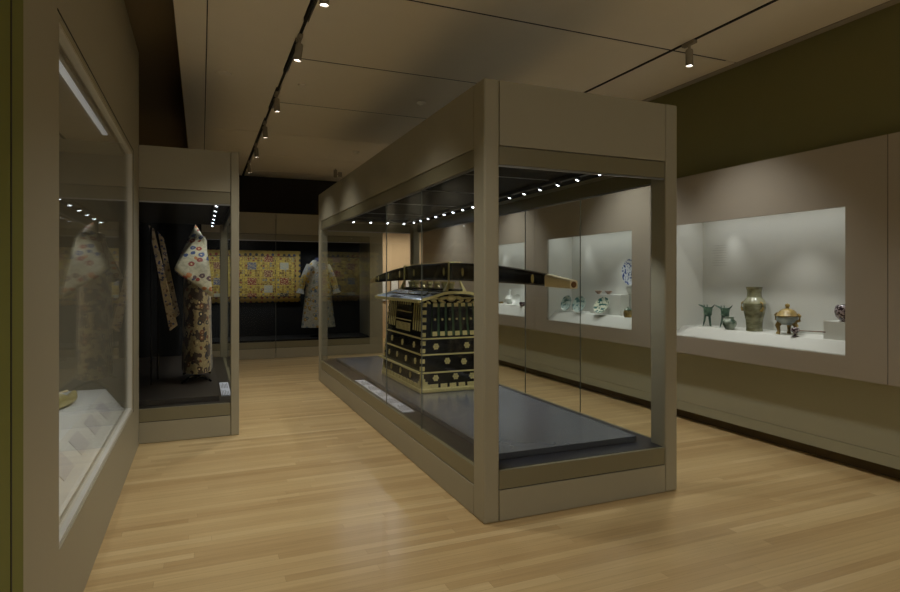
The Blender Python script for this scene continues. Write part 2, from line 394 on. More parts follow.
# ------------------------------------------------------------------ display cases
PT, FB, BB, JZ, DK = 2.72, 2.312, 2.20, .195, .314   # case top, header bottom, band bottom, plinth joint, deck
def header_side(t, axis, fixed, a, b, inward):
    """header panel, smoked band, plinth panel and plinth band along one side of a case"""
    def bx(name, z0, z1, rec, mat, th=.03):
        f0, f1 = fixed + inward*rec, fixed + inward*(rec+th)
        f0, f1 = min(f0, f1), max(f0, f1)
        d = (f0, f1, a, b, z0, z1) if axis == 'X' else (a, b, f0, f1, z0, z1)
        return B(name, d, mat, t, .0015)
    bx('header_panel', FB+.006, PT-.004, .002, M['case']); bx('header_band', BB, FB, .008, M['band'])
    bx('header_edge', BB-.012, BB-.0005, .012, M['steel'], .012)
    bx('plinth_panel', .004, JZ-.004, .002, M['case']); bx('plinth_band', JZ+.002, DK-.002, .006, M['band'])
    bx('plinth_gap', JZ-.004, JZ+.002, .012, M['slot'])

# --- central case
X0, X1, Y0, Y1 = 1.582, 3.10, 3.235, 8.75
case = thing('display_case', 'large freestanding glass display case holding the black and gold palanquin', 'display case', ((X0+X1)/2, (Y0+Y1)/2, 0))
pw, pd = .105, .155
for (a, b) in ((X0, Y0), (X1-pw, Y0), (X0, Y1-pd), (X1-pw, Y1-pd)):
    B('corner_post', (a, a+pw, b, b+pd, 0, PT), M['case'], case, .012)
header_side(case, 'X', X0, Y0+pd+.002, Y1-pd-.002, 1); header_side(case, 'X', X1, Y0+pd+.002, Y1-pd-.002, -1)
header_side(case, 'Y', Y0, X0+pw+.003, X1-pw-.003, 1); header_side(case, 'Y', Y1, X0+pw+.003, X1-pw-.003, -1)
B('case_top', (X0+.03, X1-.03, Y0+.03, Y1-.03, PT-.03, PT-.006), M['case'], case)
B('inner_ceiling', (X0+.035, X1-.035, Y0+.035, Y1-.035, 2.346, 2.37), M['black'], case)
B('deck', (X0+.036, X1-.036, Y0+.036, Y1-.036, DK-.03, DK), M['slate2'], case)
B('platform', (1.775, 2.905, 3.43, 8.42, DK+.001, .357), M['slate'], case, .002)
js = [Y0+pd, 4.377, 5.339, Y1-pd]
for x in (X0+.01, X1-.02):
    for a, b in zip(js, js[1:]):
        B('glass_pane', (x, x+.010, a+.0015, b-.0015, DK-.02, BB+.02), M['glass'], case)
    for j in js[1:-1]:
        B('pane_joint', (x+.0005, x+.0095, j-.0014, j+.0014, DK, BB), M['mull'], case)
for y in (Y0+.012, Y1-.022): B('glass_pane', (X0+pw, X1-pw, y, y+.010, DK-.02, BB+.02), M['glass'], case)
for j in (4.377, 5.339, 6.42, 7.5): B('ceiling_joint', (X0+.06, X1-.34, j-.005, j+.005, 2.340, 2.3455), M['steel'], case)
B('light_bar', (2.775, 2.825, 3.5, 8.3, 2.312, 2.345), M['ledbar'], case, .004)
B('light_bar', (1.78, 2.77, 8.22, 8.27, 2.312, 2.345), M['ledbar'], case, .004)
def led(p, aim, par, watts, size=95, color=COOL):
    d = (Vector(aim)-Vector(p)).normalized(); q = d.to_track_quat('Z', 'Y').to_matrix().to_4x4()
    bm = NB(); lathe(bm, [(.020, -.03), (.024, 0), (.024, .012), (.020, .012)], p, 14, q); g = obj('led_lamp', bm, M['ledbar'], par, smooth=True)
    bm = NB(); lathe(bm, [(.015, .0125), (.010, .016), (0, .017)], p, 14, q); obj('led_lens', bm, M['led'], g, smooth=True)
    if watts: spot('case_lamp', Vector(p)+d*.05, aim, watts, size, .9, color, .02)
for i in range(16):
    y = 3.72 + i*.285
    led((2.80, y, 2.30), (2.2, y+(.35 if i < 8 else -.35), .6), case, CASE_W if i % 2 == 0 else 0)
led((2.40, 3.62, 2.30), (2.98, 3.33, 1.0), case, 26, 42)  # extra lamp added to brighten the inner face of the right post
for i in range(4): led((1.98+.25*i, 8.245, 2.30), (2.15+.1*i, 7.2, .6), case, CASE_W if i % 2 == 0 else 0)
# text rail on the deck
o = B('label_rail', (1.628, 1.735, 4.95, 6.70, DK+.0005, DK+.010), M['label'])
tag(o, 'long pale label rail lying on the deck in front of the palanquin', 'label')
bm = NB()
for i in range(5):
    ya = 5.0+i*.34
    for r in range(6):
        L = .27 if r else .15
        box(bm, 1.642+r*.015, 1.648+r*.015, ya, ya+L*random.uniform(.7, 1), DK+.010, DK+.0106)
obj('label_text', bm, M['ink'], o, local=True)

# --- second case (left), seen end on
c2 = thing('display_case', 'tall glass case at left holding the upright floral robe', 'display case', (-.4, 7.6, 0))
X2 = .332; Y2 = 6.0; Y2b = 9.6; XL = -1.5
for (a, b) in ((X2-.075, Y2), (X2-.075, Y2b-.1)): B('corner_post', (a, a+.075, b, b+.1, 0, 2.705), M['case'], c2, .008)
_pt = PT; PT = 2.705
header_side(c2, 'Y', Y2, -.52, X2-.078, 1); header_side(c2, 'X', X2, Y2+.102, Y2b-.102, -1)
PT = _pt
B('case_top', (XL, X2-.03, Y2+.03, Y2b, 2.675, 2.70), M['case'], c2)
B('inner_ceiling', (XL, X2-.035, Y2+.035, Y2b, 2.30, 2.33), M['black'], c2)
B('back_panel', (XL-.03, XL, Y2, Y2b, 0, 2.7), M['black'], c2)
B('end_panel', (XL, .0, Y2b-.03, Y2b, 0, 2.7), M['black'], c2)
B('inner_side_panel', (XL, -.525, Y2+.04, Y2+.07, 0, 2.7), M['black'], c2)
B('deck', (XL, X2-.036, Y2+.036, Y2b-.03, DK-.03, DK), M['brown'], c2)
B('platform', (XL, .16, Y2+.14, Y2b-.1, DK+.001, .365), M['brown'], c2, .002)
B('glass_pane', (-.55, X2-.075, Y2+.012, Y2+.022, DK-.02, BB+.02), M['glass'], c2)
for a, b in ((Y2+.1, 7.2), (7.2, 8.4), (8.4, Y2b-.1)): B('glass_pane', (X2-.02, X2-.010, a+.0015, b-.0015, DK-.02, BB+.02), M['glass'], c2)
for j in (7.2, 8.4): B('pane_joint', (X2-.0195, X2-.0105, j-.002, j+.002, DK, BB), M['mull'], c2)
B('light_bar', (.12, .17, 6.15, 9.4, 2.262, 2.299), M['ledbar'], c2, .004)
for i, y in enumerate((6.5, 7.0, 7.5, 8.0, 8.5, 9.0)): led((.145, y, 2.245), (-.3, y, .9), c2, 6)

# --- far case with textile and robe
c3 = thing('display_case', 'wide case across the far wall with the gold textile and robe', 'display case', (1.2, 11.9, 0))
X3a, X3b, Y3 = -1.5, 3.12, 11.43
PT = 2.71
for a, b in ((X3a, 1.275), (1.285, X3b-.002)): header_side(c3, 'Y', Y3, a, b, 1)
PT = _pt
B('case_top', (X3a, X3b, Y3+.03, YF-.005, 2.68, 2.705), M['case'], c3)
B('inner_ceiling', (X3a, X3b, Y3+.035, YF-.005, 2.30, 2.33), M['black'], c3)
B('back_panel', (X3a, X3b, YF-.035, YF-.005, 0, 2.68), M['black'], c3)
B('end_panel', (X3b-.03, X3b, Y3+.16, YF-.04, 0, 2.68), M['lining'], c3)
B('deck', (X3a, X3b-.03, Y3+.036, YF-.04, .32, .345), M['black'], c3)
B('corner_post', (3.075, X3b, Y3+.001, Y3+.15, 0, 2.706), M['case'], c3, .006)
for a, b in ((X3a, 1.28), (1.28, 3.074)): B('glass_pane', (a+.0015, b-.0015, Y3+.012, Y3+.022, DK-.02, BB+.02), M['glass'], c3)
B('pane_joint', (1.277, 1.283, Y3+.010, Y3+.024, DK, BB), M['mull'], c3)
for i, x in enumerate((-.6, .0, .6, 1.2, 1.8, 2.4)): led((x, 11.55, 2.255), (x, 12.1, 1.3), c3, 7, 110)

# --- near left wall case
XW = -.52; wa, wb, wz0, wz1 = 2.76, 5.50, .42, 2.53
c4 = thing('wall_showcase', 'near left wall showcase with big window over a sloping white shelf', 'showcase', (-1.0, 4.1, 0))
bm = NB()
for d in ((2.24, wa, 0, CZ), (wb, 6.0, 0, CZ), (wa, wb, 0, wz0), (wa, wb, wz1, CZ)): box(bm, XW-.06, XW, *d)
bmesh.ops.remove_doubles(bm, verts=bm.verts, dist=1e-5)
obj('front_panel', bm, M['case'], c4)
B('wall_end', (-1.45, XW-.06, 5.88, 6.0, 0, CZ), M['case'], c4)
B('back_panel', (-1.38, -1.35, 2.4, 5.88, 0, CZ-.1), M['lining'], c4)
B('end_panel', (-1.35, XW-.062, 5.52, 5.56, 0, CZ-.1), M['lining'], c4)
B('inner_ceiling', (-1.35, XW-.062, 2.42, 5.52, 2.50, 2.53), M['lining'], c4)
B('near_end_panel', (-1.35, XW-.062, 2.40, 2.42, 0, CZ-.1), M['lining'], c4)
bm = NB()   # white deck: flat top with a slope to the sill
rings_mesh(bm, [[(-1.35, y, .05), (-1.35, y, .60), (-.72, y, .60), (-.60, y, .44), (-.585, y, .43), (-.585, y, .05)] for y in (2.43, 5.515)])
obj('shelf', bm, M['white'], c4)
bm = NB()
for (a, b, c, d) in ((wa, wb, wz1-.014, wz1), (wa, wb, wz0, wz0+.014), (wb-.014, wb, wz0, wz1), (wa, wa+.014, wz0, wz1)): box(bm, XW-.045, XW-.008, a, b, c, d)
obj('window_frame', bm, paint('pale_frame_enamel', (205, 202, 192), .4, .02), c4)
B('glass_pane', (XW-.03, XW-.020, wa+.014, wb-.014, wz0+.014, wz1-.014), glass('low_glare_glass', n_=1.10), c4)
bm = NB()
for (a, b, c, d) in ((wa-.03, wb+.03, wz1+.018, wz1+.026), (wb+.022, wb+.03, wz0-.03, wz1+.026)): box(bm, XW-.004, XW+.0015, a, b, c, d)
obj('frame_groove', bm, M['slot'], c4)
B('painted_glow_strip', (-.630, -.600, 2.6, 4.7, 2.488, 2.4995), emit('painted_ceiling_glow', (.92, .95, 1), .22), c4)  # self-lit strip stands in for the soft glow on the case ceiling
for y in (2.9, 3.6, 4.3, 5.0): spot('left_case_lamp', (-.74, y, 2.47), (-.80, y, .6), 13, 80, 1, COOL, .02)
bm = NB()   # pale printed label squares on the slope
s0, s1 = Vector((-.72, 0, .60)), Vector((-.60, 0, .44)); n_ = Vector((.8, 0, .6))
for i in range(5):
    y = 3.0 + i*.47
    a = s0.lerp(s1, .18)+n_*.001; b = s0.lerp(s1, .72)+n_*.001
    hexa(bm, [(a.x, y, a.z), (b.x, y, b.z), (b.x, y+.26, b.z), (a.x, y+.26, a.z)] + [(a.x+.002, y, a.z+.0015), (b.x+.002, y, b.z+.0015), (b.x+.002, y+.26, b.z+.0015), (a.x+.002, y+.26, a.z+.0015)])
obj('label_patch', bm, paint('pale_grey_label', (198, 196, 195), .7, .06, scale=40), c4)

# --- right wall showcases: one module every 2.47 m
BAY = 2.47; XF = 4.60
bays = [(2.74-BAY, 'nearest right wall showcase, mostly beyond the picture edge'),
        (2.74, 'right wall showcase with tall vase, tripods and lidded censer'),
        (2.74+BAY, 'right wall showcase with leaning dishes and tea bowls, seen through central case'),
        (2.74+2*BAY, 'far right wall showcase with white bottle, partly hidden by the case post'),]
for bi, (ya, lab) in enumerate(bays):
    yb = ya+BAY-.006; w0, w1 = ya+.305, ya+.305+1.83
    t = thing('wall_showcase', lab, 'showcase', (4.8, (ya+yb)/2, 0), 'built-in showcases along the right wall')
    bm = NB()
    for d in ((ya, w0, .723, 2.545), (w1, yb, .723, 2.545), (w0, w1, .723, .895), (w0, w1, 2.055, 2.545)): box(bm, XF, XF+.03, *d)
    bmesh.ops.remove_doubles(bm, verts=bm.verts, dist=1e-5)
    obj('front_panel', bm, M['fascia'], t)
    B('panel_joint', (XF+.004, XF+.03, yb, yb+.006, .723, 2.545), M['slot'], t)
    B('case_bottom', (XF+.03, 5.25, ya, yb, .723, .75), M['fascia'], t)
    B('case_top', (XF+.03, 5.25, ya, yb, 2.52, 2.544), M['fascia'], t)
    bm = NB()
    xb = 5.03
    for d in ((xb, xb+.02, w0-.02, w1+.02, .75, 2.2), (XF+.032, xb, w0-.02, w0, .75, 2.2), (XF+.032, xb, w1, w1+.02, .75, 2.2), (XF+.032, xb, w0, w1, 2.18, 2.2)): box(bm, *d)
    obj('lining', bm, M['white'], t); dz = (0, 0, .03, .06)[bi]
    bm = NB(); rings_mesh(bm, [[(XF+.032, y, .76), (XF+.032, y, .90), (4.74, y, .99+dz), (xb-.001, y, 1.0+dz), (xb-.001, y, .76)] for y in (w0+.001, w1-.001)])
    obj('shelf', bm, M['white'], t)
    B('glass_pane', (XF+.012, XF+.020, w0, w1, .895, 2.055), M['glass'], t)
    B('light_bar', (XF+.05, XF+.09, w0+.05, w1-.05, 2.14, 2.178), M['ledbar'], t)
    for k, f in enumerate((.22, .78)):
        y = w0 + (w1-w0)*f
        spot('showcase_lamp', (4.90 if k else 4.72, y+(0 if k else .25), 2.13), ((4.99, y, 1.2) if k else (4.70, y+.2, 1.0)), (3.4, 13)[k < 1], (60, 84)[k < 1], 1, (1, 1, .97), .03)
    area('showcase_light', (4.78, (w0+w1)/2, 2.172), .2, 1.6, 2.4, (1, 1, .97))
tag(B('wall_panel', (XF, 4.655, 2.74+3*BAY, 12.55, .723, 2.545), M['fascia']), 'plain taupe wall panel beyond the last right wall showcase', 'panel')

# ------------------------------------------------------------------ framed prints in the far room
for i, (x, w_, h_, z0, lab) in enumerate(((4.02, .22, .62, .92, 'tall framed print, leftmost in the warm far room'), (4.34, .22, .58, .95, 'tall framed print, middle in the warm far room'), (4.72, .34, .50, 1.02, 'wider framed print, rightmost in the warm far room'))):
    t = thing('framed_print', lab, 'picture', (x, 14.15, z0), 'framed prints in the far room')
    bm = NB(); e = .02
    for d in ((x, x+w_, z0, z0+e), (x, x+w_, z0+h_-e, z0+h_), (x, x+e, z0+e, z0+h_-e), (x+w_-e, x+w_, z0+e, z0+h_-e)): box(bm, d[0], d[1], 14.165, 14.199, d[2], d[3])
    obj('frame', bm, M['frame'], t); B('print_sheet', (x+e, x+w_-e, 14.18, 14.198, z0+e, z0+h_-e), M['paper'], t)

# ------------------------------------------------------------------ palanquin
PX, PY, PZ = 2.34, 6.165, .358
pal = thing('palanquin', 'black lacquered palanquin with gilt fittings under a long carrying pole', 'palanquin', (PX, PY, PZ))
hx, hy, tx, ty, HH = .345, .665, .275, .59, .93
def corner(sx, sy, v, off=0):
    return Vector((PX + sx*(hx+(tx-hx)*v+off), PY + sy*(hy+(ty-hy)*v+off), PZ + .045 + HH*v))
FACES = {'front': ((-1,-1), (1,-1)), 'back': ((1,1), (-1,1)), 'left': ((-1,1), (-1,-1)), 'right': ((1,-1), (1,1))}
def fpt(face, u, v, off):
    a, b = FACES[face]; p = corner(*a, v).lerp(corner(*b, v), u)
    c0, c1, c2_ = corner(*a, 0), corner(*b, 0), corner(*a, 1)
    n = (c1-c0).cross(c2_-c0).normalized(); return p + n*off
def patch(bm, face, u0, u1, v0, v1, th, base=0.0):
    hexa(bm, [fpt(face, u0, v0, base), fpt(face, u1, v0, base), fpt(face, u1, v1, base), fpt(face, u0, v1, base),
              fpt(face, u0, v0, base+th), fpt(face, u1, v0, base+th), fpt(face, u1, v1, base+th), fpt(face, u0, v1, base+th)])
def flower(bm, face, u, v, r, base=.004, th=.004, pet=6, fat=.32):
    c = fpt(face, u, v, base); a, b = FACES[face]
    ux = (corner(*b, v)-corner(*a, v)).normalized(); uz = (fpt(face, u, v+.05, base)-c).normalized(); n = ux.cross(uz).normalized()
    def disk(cc, rr, k=10):
        f = [bm.verts.new(cc + (ux*math.cos(2*PI*i/k)+uz*math.sin(2*PI*i/k))*rr) for i in range(k)]
        g = [bm.verts.new(q.co + n*th) for q in f]
        bm.faces.new(g)
        for i in range(k): bm.faces.new((f[i], f[(i+1)%k], g[(i+1)%k], g[i]))
    for i in range(pet): disk(c + (ux*math.cos(2*PI*i/pet)+uz*math.sin(2*PI*i/pet))*r*.62, r*fat)
    disk(c+n*.001, r*.28)
bm = NB()
hexa(bm, [corner(-1,-1,0), corner(1,-1,0), corner(1,1,0), corner(-1,1,0), corner(-1,-1,1), corner(1,-1,1), corner(1,1,1), corner(-1,1,1)])
obj('cabin', bm, M['lacq'], pal, .006)
bm = NB()    # curved bottom runner frame
box(bm, PX-hx-.012, PX+hx+.012, PY-hy-.012, PY+hy+.012, PZ, PZ+.045)
obj('base_frame', bm, M['gold'], pal, .01)
for face in FACES:
    nm = 'gilt_moulding'
    bm = NB()
    for v in (.165, .355, .525):
        patch(bm, face, -.01, 1.01, v-.008, v+.008, .012)
    patch(bm, face, 0, 1, .945, .965, .012)
    obj(nm, bm, M['gold'], pal)
    bm = NB()   # scalloped corner plates and edge straps
    n_ = 7 if face in ('front', 'back') else 12
    for i in range(n_):
        u = (i+.5)/n_; patch(bm, face, u-.36/n_, u+.36/n_, .0, .042, .007)
    for s in (0, 1):
        for (du, dv) in ((.16, .04), (.10, .07), (.06, .10), (.035, .15)):
            k_ = .55 if face in ('left', 'right') else 1
            patch(bm, face, (0 if s == 0 else 1-du*k_), (du*k_ if s == 0 else 1), 0, dv, .006)
        for v in (.18, .26, .37, .45, .54, .62, .70, .78, .86):
            wd = .045 if face in ('front', 'back') else .028
            patch(bm, face, (0 if s == 0 else 1-wd), (wd if s == 0 else 1), v+.005, v+.05, .008)
    obj('corner_fitting', bm, M['gold'], pal)
    crests = [(.23, .44), (.77, .44), (.42, .28), (.70, .265), (.23, .105), (.55, .11), (.82, .105)] if face in ('front', 'back') else [(.2, .44), (.5, .43), (.8, .44), (.15, .26), (.38, .27), (.62, .26), (.85, .27), (.25, .10), (.5, .10), (.75, .10)]
    for (u, v) in crests:
        bm = NB(); flower(bm, face, u, v, .036, .0005, .004); obj('crest', bm, M['gold'], pal)
    # window lattice: black slats with gilt ends over green blinds
    if face in ('front', 'back'):
        bm = NB(); patch(bm, face, .14, .95, .555, .90, .004); obj('window_blind', bm, M['green'], pal)
        for i in range(6):
            u = .20+i*.135
            bm = NB(); patch(bm, face, u-.045, u+.045, .555, .90, .006, .004); sl = obj('window_slat', bm, M['lacq'], pal)
            bm = NB(); patch(bm, face, u-.04, u+.04, .552, .60, .004, .010); patch(bm, face, u-.04, u+.04, .865, .905, .004, .010)
            flower(bm, face, u, .73, .014, .010, .003, 5); obj('slat_fitting', bm, M['gold'], sl)
    else:
        bm = NB(); patch(bm, face, .30, .72, .56, .93, .010); dr = obj('sliding_door', bm, M['lacq'], pal)
        bm = NB()
        for i in range(11): patch(bm, face, .32+i*.036, .337+i*.036, .575, .665, .004, .010)
        for i in range(6): patch(bm, face, .33+i*.065, .355+i*.065, .87, .905, .004, .010)
        patch(bm, face, .30, .72, .69, .70, .004, .010); patch(bm, face, .30, .72, .785, .795, .004, .010)
        obj('door_fitting', bm, M['gold'], dr)
        bm = NB()
        for i in range(4): patch(bm, face, .06+i*.055, .085+i*.055, .60, .90, .004)
        for i in range(4): patch(bm, face, .75+i*.055, .775+i*.055, .60, .90, .004)
        obj('side_lattice', bm, M['gold'], pal)
# projecting foot rail along the long sides
for s in (-1, 1):
    xx = PX + s*(hx+.02)
    bm = NB(); tube(bm, [(xx, PY-hy-.0, PZ+.205), (xx, PY+hy+.06, PZ+.205)], .013, 8); obj('side_rail', bm, M['gold'], pal, smooth=True)
# carved gilt pediment on both ends
for s in (-1, 1):
    bm = NB(); yy = PY + s*(ty+.03)
    for (dx, dz, r, el, tl) in ((0, .012, .036, 1.5, 0), (-.09, .012, .020, 2.6, -.25), (.09, .012, .020, 2.6, .25), (-.10, -.022, .014, 3.2, .3), (.10, -.022, .014, 3.2, -.3), (-.19, -.012, .017, 2.2, .35), (.19, -.012, .017, 2.2, -.35), (-.245, -.030, .013, 2, .5), (.245, -.030, .013, 2, -.5)):
        q = Matrix.Rotation(tl, 4, 'Y') @ Matrix.Diagonal((el, 1, 1, 1)) @ Matrix.Rotation(PI/2, 4, 'X')
        lathe(bm, [(0, -.02), (r*.7, -.016), (r, 0), (r*.7, .016), (0, .02)], (PX+dx, yy, PZ+.925+dz), 10, q)
    obj('pediment_carving', bm, M['gold'], pal, smooth=True)
# roof: low slopes rising to a flat middle
rx, ry = .40, .775; zt = PZ+1.010; ze = PZ+.925
sec = [(-rx, ze), (-rx+.03, ze+.014), (-.28, ze+.035), (-.14, ze+.076), (-.06, ze+.083), (.06, ze+.083), (.14, ze+.076), (.28, ze+.035), (rx-.03, ze+.014), (rx, ze)]
bm = NB()
rings_mesh(bm, [[(PX+x, PY+y, z) for x, z in sec] + [(PX+x*.97, PY+y, z-.022) for x, z in reversed(sec)] for y in (-ry, -.3, .3, ry)])
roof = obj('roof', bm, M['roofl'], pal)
bm = NB()
for s in (-1, 1):
    box(bm, *sorted((PX+s*rx, PX+s*(rx+.014))), PY-ry, PY+ry, ze-.026, ze+.004)
    for (xa, za), (xb, zb) in zip(sec, sec[1:]):
        y_a, y_b = sorted((PY+s*ry, PY+s*(ry+.014)))
        hexa(bm, [(PX+xa, y_a, za-.024), (PX+xb, y_a, zb-.024), (PX+xb, y_b, zb-.024), (PX+xa, y_b, za-.024), (PX+xa, y_a, za+.004), (PX+xb, y_a, zb+.004), (PX+xb, y_b, zb+.004), (PX+xa, y_b, za+.004)])
obj('roof_edge', bm, M['gold'], roof)
B('ridge_board', (PX-.05, PX+.05, PY-ry-.02, PY+ry+.02, zt+.002, zt+.022), M['lacq'], pal, .003)
for y in (-.62, -.44, -.22, 0, .22, .44, .62):
    bm = NB(); lathe(bm, [(.030, 0), (.036, .015), (.028, .03), (.040, .05), (.040, .072)], (PX, PY+y, zt+.022), 4, Matrix.Rotation(PI/4, 4, 'Z')); obj('ridge_block', bm, M['gold'], pal)
# pole
bm = NB(); rs = []
ya, yb = 3.40, 8.55; N = 40
def pole_z(f):   # f 0..1 along the pole
    g = abs(2*f-1)
    top = 1.655 - .175*g**2.2; bot = 1.478 - .048*g**2
    return bot, top
for i in range(N+1):
    f = i/N; y = ya+(yb-ya)*f; b, t_ = pole_z(f); hw = .05 - .022*abs(2*f-1)**2
    r = []
    for (dx, dz) in ((-1,.12),(-.8,0),(.8,0),(1,.12),(1,.85),(.75,1),(-.75,1),(-1,.85)): r.append((PX+dx*hw, y, b+(t_-b)*dz))
    rs.append(r)
rings_mesh(bm, rs); pole = obj('carrying_pole', bm, M['lacq'], pal, smooth=True)
for fa, fb in ((-.001, .060), (.95, 1.001)):
    bm = NB(); rs = []
    for i in range(7):
        f = fa+(fb-fa)*i/6; y = ya+(yb-ya)*f; b, t_ = pole_z(min(1, max(0, f))); hw = .05 - .022*abs(2*f-1)**2 + .003; b -= .003; t_ += .003
        rs.append([(PX+dx*hw, y, b+(t_-b)*dz) for (dx, dz) in ((-1,.12),(-.8,0),(.8,0),(1,.12),(1,.85),(.75,1),(-.75,1),(-1,.85))])
    rings_mesh(bm, rs); obj('pole_cap', bm, M['gold2'], pole, smooth=True)
bm = NB(); bb, tt = pole_z(0)
lathe(bm, [(.022, 0), (.018, .006), (0, .006)], (PX, ya-.006, (bb+tt)/2), 14, Matrix.Rotation(PI/2, 4, 'X')); obj('pole_end_boss', bm, paint('brown_gilt', (120, 84, 44), .5, .2, metal=.4), pole)
for y in (3.88, 5.15, 5.62, 6.55, 7.10, 7.6, 8.1):
    f = (y-ya)/(yb-ya); b, t_ = pole_z(f); hw = .05 - .022*abs(2*f-1)**2
    bm = NB()
    for s in (-1, 1):
        lathe(bm, [(.031*min(1, (t_-b)/.12), 0), (.028*min(1, (t_-b)/.12), .004), (0, .005)], (PX+s*hw, y, (b+t_)/2), 16, Matrix.Rotation(s*PI/2, 4, 'Y') @ Matrix.Diagonal((1.35, .8, 1, 1)))
    obj('pole_crest', bm, M['gold'], pole)
for y in (5.46, 6.86):
    bm = NB(); f = (y-ya)/(yb-ya); b, t_ = pole_z(f)
    for s in (-1, 1):
        hexa(bm, [(PX+s*.10-.02, y-.03, zt+.0), (PX+s*.10+.02, y-.03, zt+.0), (PX+s*.10+.02, y+.03, zt+.0), (PX+s*.10-.02, y+.03, zt+.0),
                  (PX+s*.062-.006, y-.012, zt+.1), (PX+s*.062+.006, y-.012, zt+.1), (PX+s*.062+.006, y+.012, zt+.1), (PX+s*.062-.006, y+.012, zt+.1)])
        box(bm, PX+s*.062-.006, PX+s*.062+.006, y-.012, y+.012, zt+.1, t_+.012)
    box(bm, PX-.068, PX+.068, y-.012, y+.012, t_+.002, t_+.014)
    obj('pole_strap', bm, M['gold'], pal, .002)
B('ridge_cap', (PX-.04, PX+.04, PY-.62, PY+.55, 1.652, 1.664), M['gold2'], pal, .002)

# ------------------------------------------------------------------ far textile and robe
bm = NB(); uvl = bm.loops.layers.uv.new('uv')
nx, nz = 60, 6; TX, TY, TZ = .78, 12.27, 1.53; W_, H_ = 1.07, .515
g = [[bm.verts.new((TX-W_+2*W_*i/nx, TY-.008*math.sin(i*.7)-.01, TZ-H_+2*H_*j/nz)) for i in range(nx+1)] for j in range(nz+1)]
for j in range(nz):
    for i in range(nx):
        f = bm.faces.new((g[j][i], g[j][i+1], g[j+1][i+1], g[j+1][i]))
        for l in f.loops: l[uvl].uv = (l.vert.co.x-TX, l.vert.co.z-TZ)
tex = obj('hanging_textile', bm, M['textile'], smooth=True); md = tex.modifiers.new('solid', 'SOLIDIFY'); md.thickness = .008
tag(tex, 'wide gold textile of many small coloured squares hung in the far case', 'textile')

def garment(t, cx, cy, zs, zh, ws, wh, depth, mat, facing='Y', folds=9):
    """open-fronted robe body as one closed shell, shoulders at zs and hem at zh"""
    rs = []
    for k in range(15):
        f = k/14; z = zs + (zh-zs)*f; hw = ws + (wh-ws)*f**1.2
        if f < .08: hw *= .55+.45*(f/.08)
        dd = depth*(.55+.45*f); ring = []
        for i in range(40):
            a = 2*PI*i/40; rr = 1 + .05*f*math.sin(folds*a+1)
            u, v = hw*math.cos(a)*rr, dd*math.sin(a)*rr
            ring.append((cx+u, cy+v, z) if facing == 'Y' else (cx+v, cy+u, z))
        rs.append(ring)
    bm = NB(); rings_mesh(bm, rs); return obj('robe_body', bm, mat, t, smooth=True)
RX, RY = 2.125, 11.78
rb = thing('court_robe', 'pale silk robe with gold sleeves on a stand in the far case', 'robe', (RX, RY, .345))
garment(rb, RX, RY, 1.85, .53, .20, .325, .11, M['robe'])
for s in (-1, 1):
    def arm(f0, f1, ra, rb_):
        p0, p1 = Vector((RX+s*.15, RY, 1.74)), Vector((RX+s*.36, RY-.03, 1.20)); bm = NB()
        pts = [p0.lerp(p1, f0+(f1-f0)*i/6)+Vector((s*.03*math.sin(PI*(f0+(f1-f0)*i/6)), 0, 0)) for i in range(7)]
        tube(bm, pts, [ra+(rb_-ra)*i/6 for i in range(7)], 14, .8); return bm
    sl = obj('sleeve', arm(0, .42, .105, .085), M['robe'], rb, smooth=True)
    obj('sleeve_band', arm(.40, .86, .088, .066), M['robecuff'], sl, smooth=True)
    obj('cuff', arm(.84, 1.0, .068, .10), M['robe'], sl, smooth=True)
bm = NB(); lathe(bm, [(.075, 0), (.07, .04), (.055, .07), (.05, .075)], (RX, RY, 1.825), 18); obj('collar', bm, M['trimblue'], rb, smooth=True)
bm = NB(); lathe(bm, [(.012, 0), (.012, .22)], (RX, RY, .40), 10); lathe(bm, [(.16, 0), (.16, .012), (.02, .03), (.012, .055)], (RX, RY, .346), 20); obj('stand', bm, M['lacq'], rb, smooth=True)

# ------------------------------------------------------------------ robes in the second case
def sheet(bm, A, Bq, C, D, bulge=(0,0,0), n=10):
    """doubly curved cloth between four corners"""
    A, Bq, C, D, bl = map(Vector, (A, Bq, C, D, bulge))
    g = [[None]*(n+1) for _ in range(n+1)]
    for i in range(n+1):
        for j in range(n+1):
            u, v = i/n, j/n; p = (A*(1-u)+Bq*u)*(1-v) + (D*(1-u)+C*u)*v
            g[i][j] = bm.verts.new(p + bl*math.sin(PI*u)*math.sin(PI*v) + bl*.25*math.sin(9*u)*v)
    for i in range(n):
        for j in range(n): bm.faces.new((g[i][j], g[i+1][j], g[i+1][j+1], g[i][j+1]))
def cloth(name, args, mat, par, th=.03):
    bm = NB(); sheet(bm, *args); o = obj(name, bm, mat, par, smooth=True)
    m_ = o.modifiers.new('solid', 'SOLIDIFY'); m_.thickness = th; m_.offset = 0; return o
KX, KY = -.03, 7.05
km = thing('kimono', 'cream and brown floral robe on a black stand in the left case', 'robe', (KX, KY, .366))
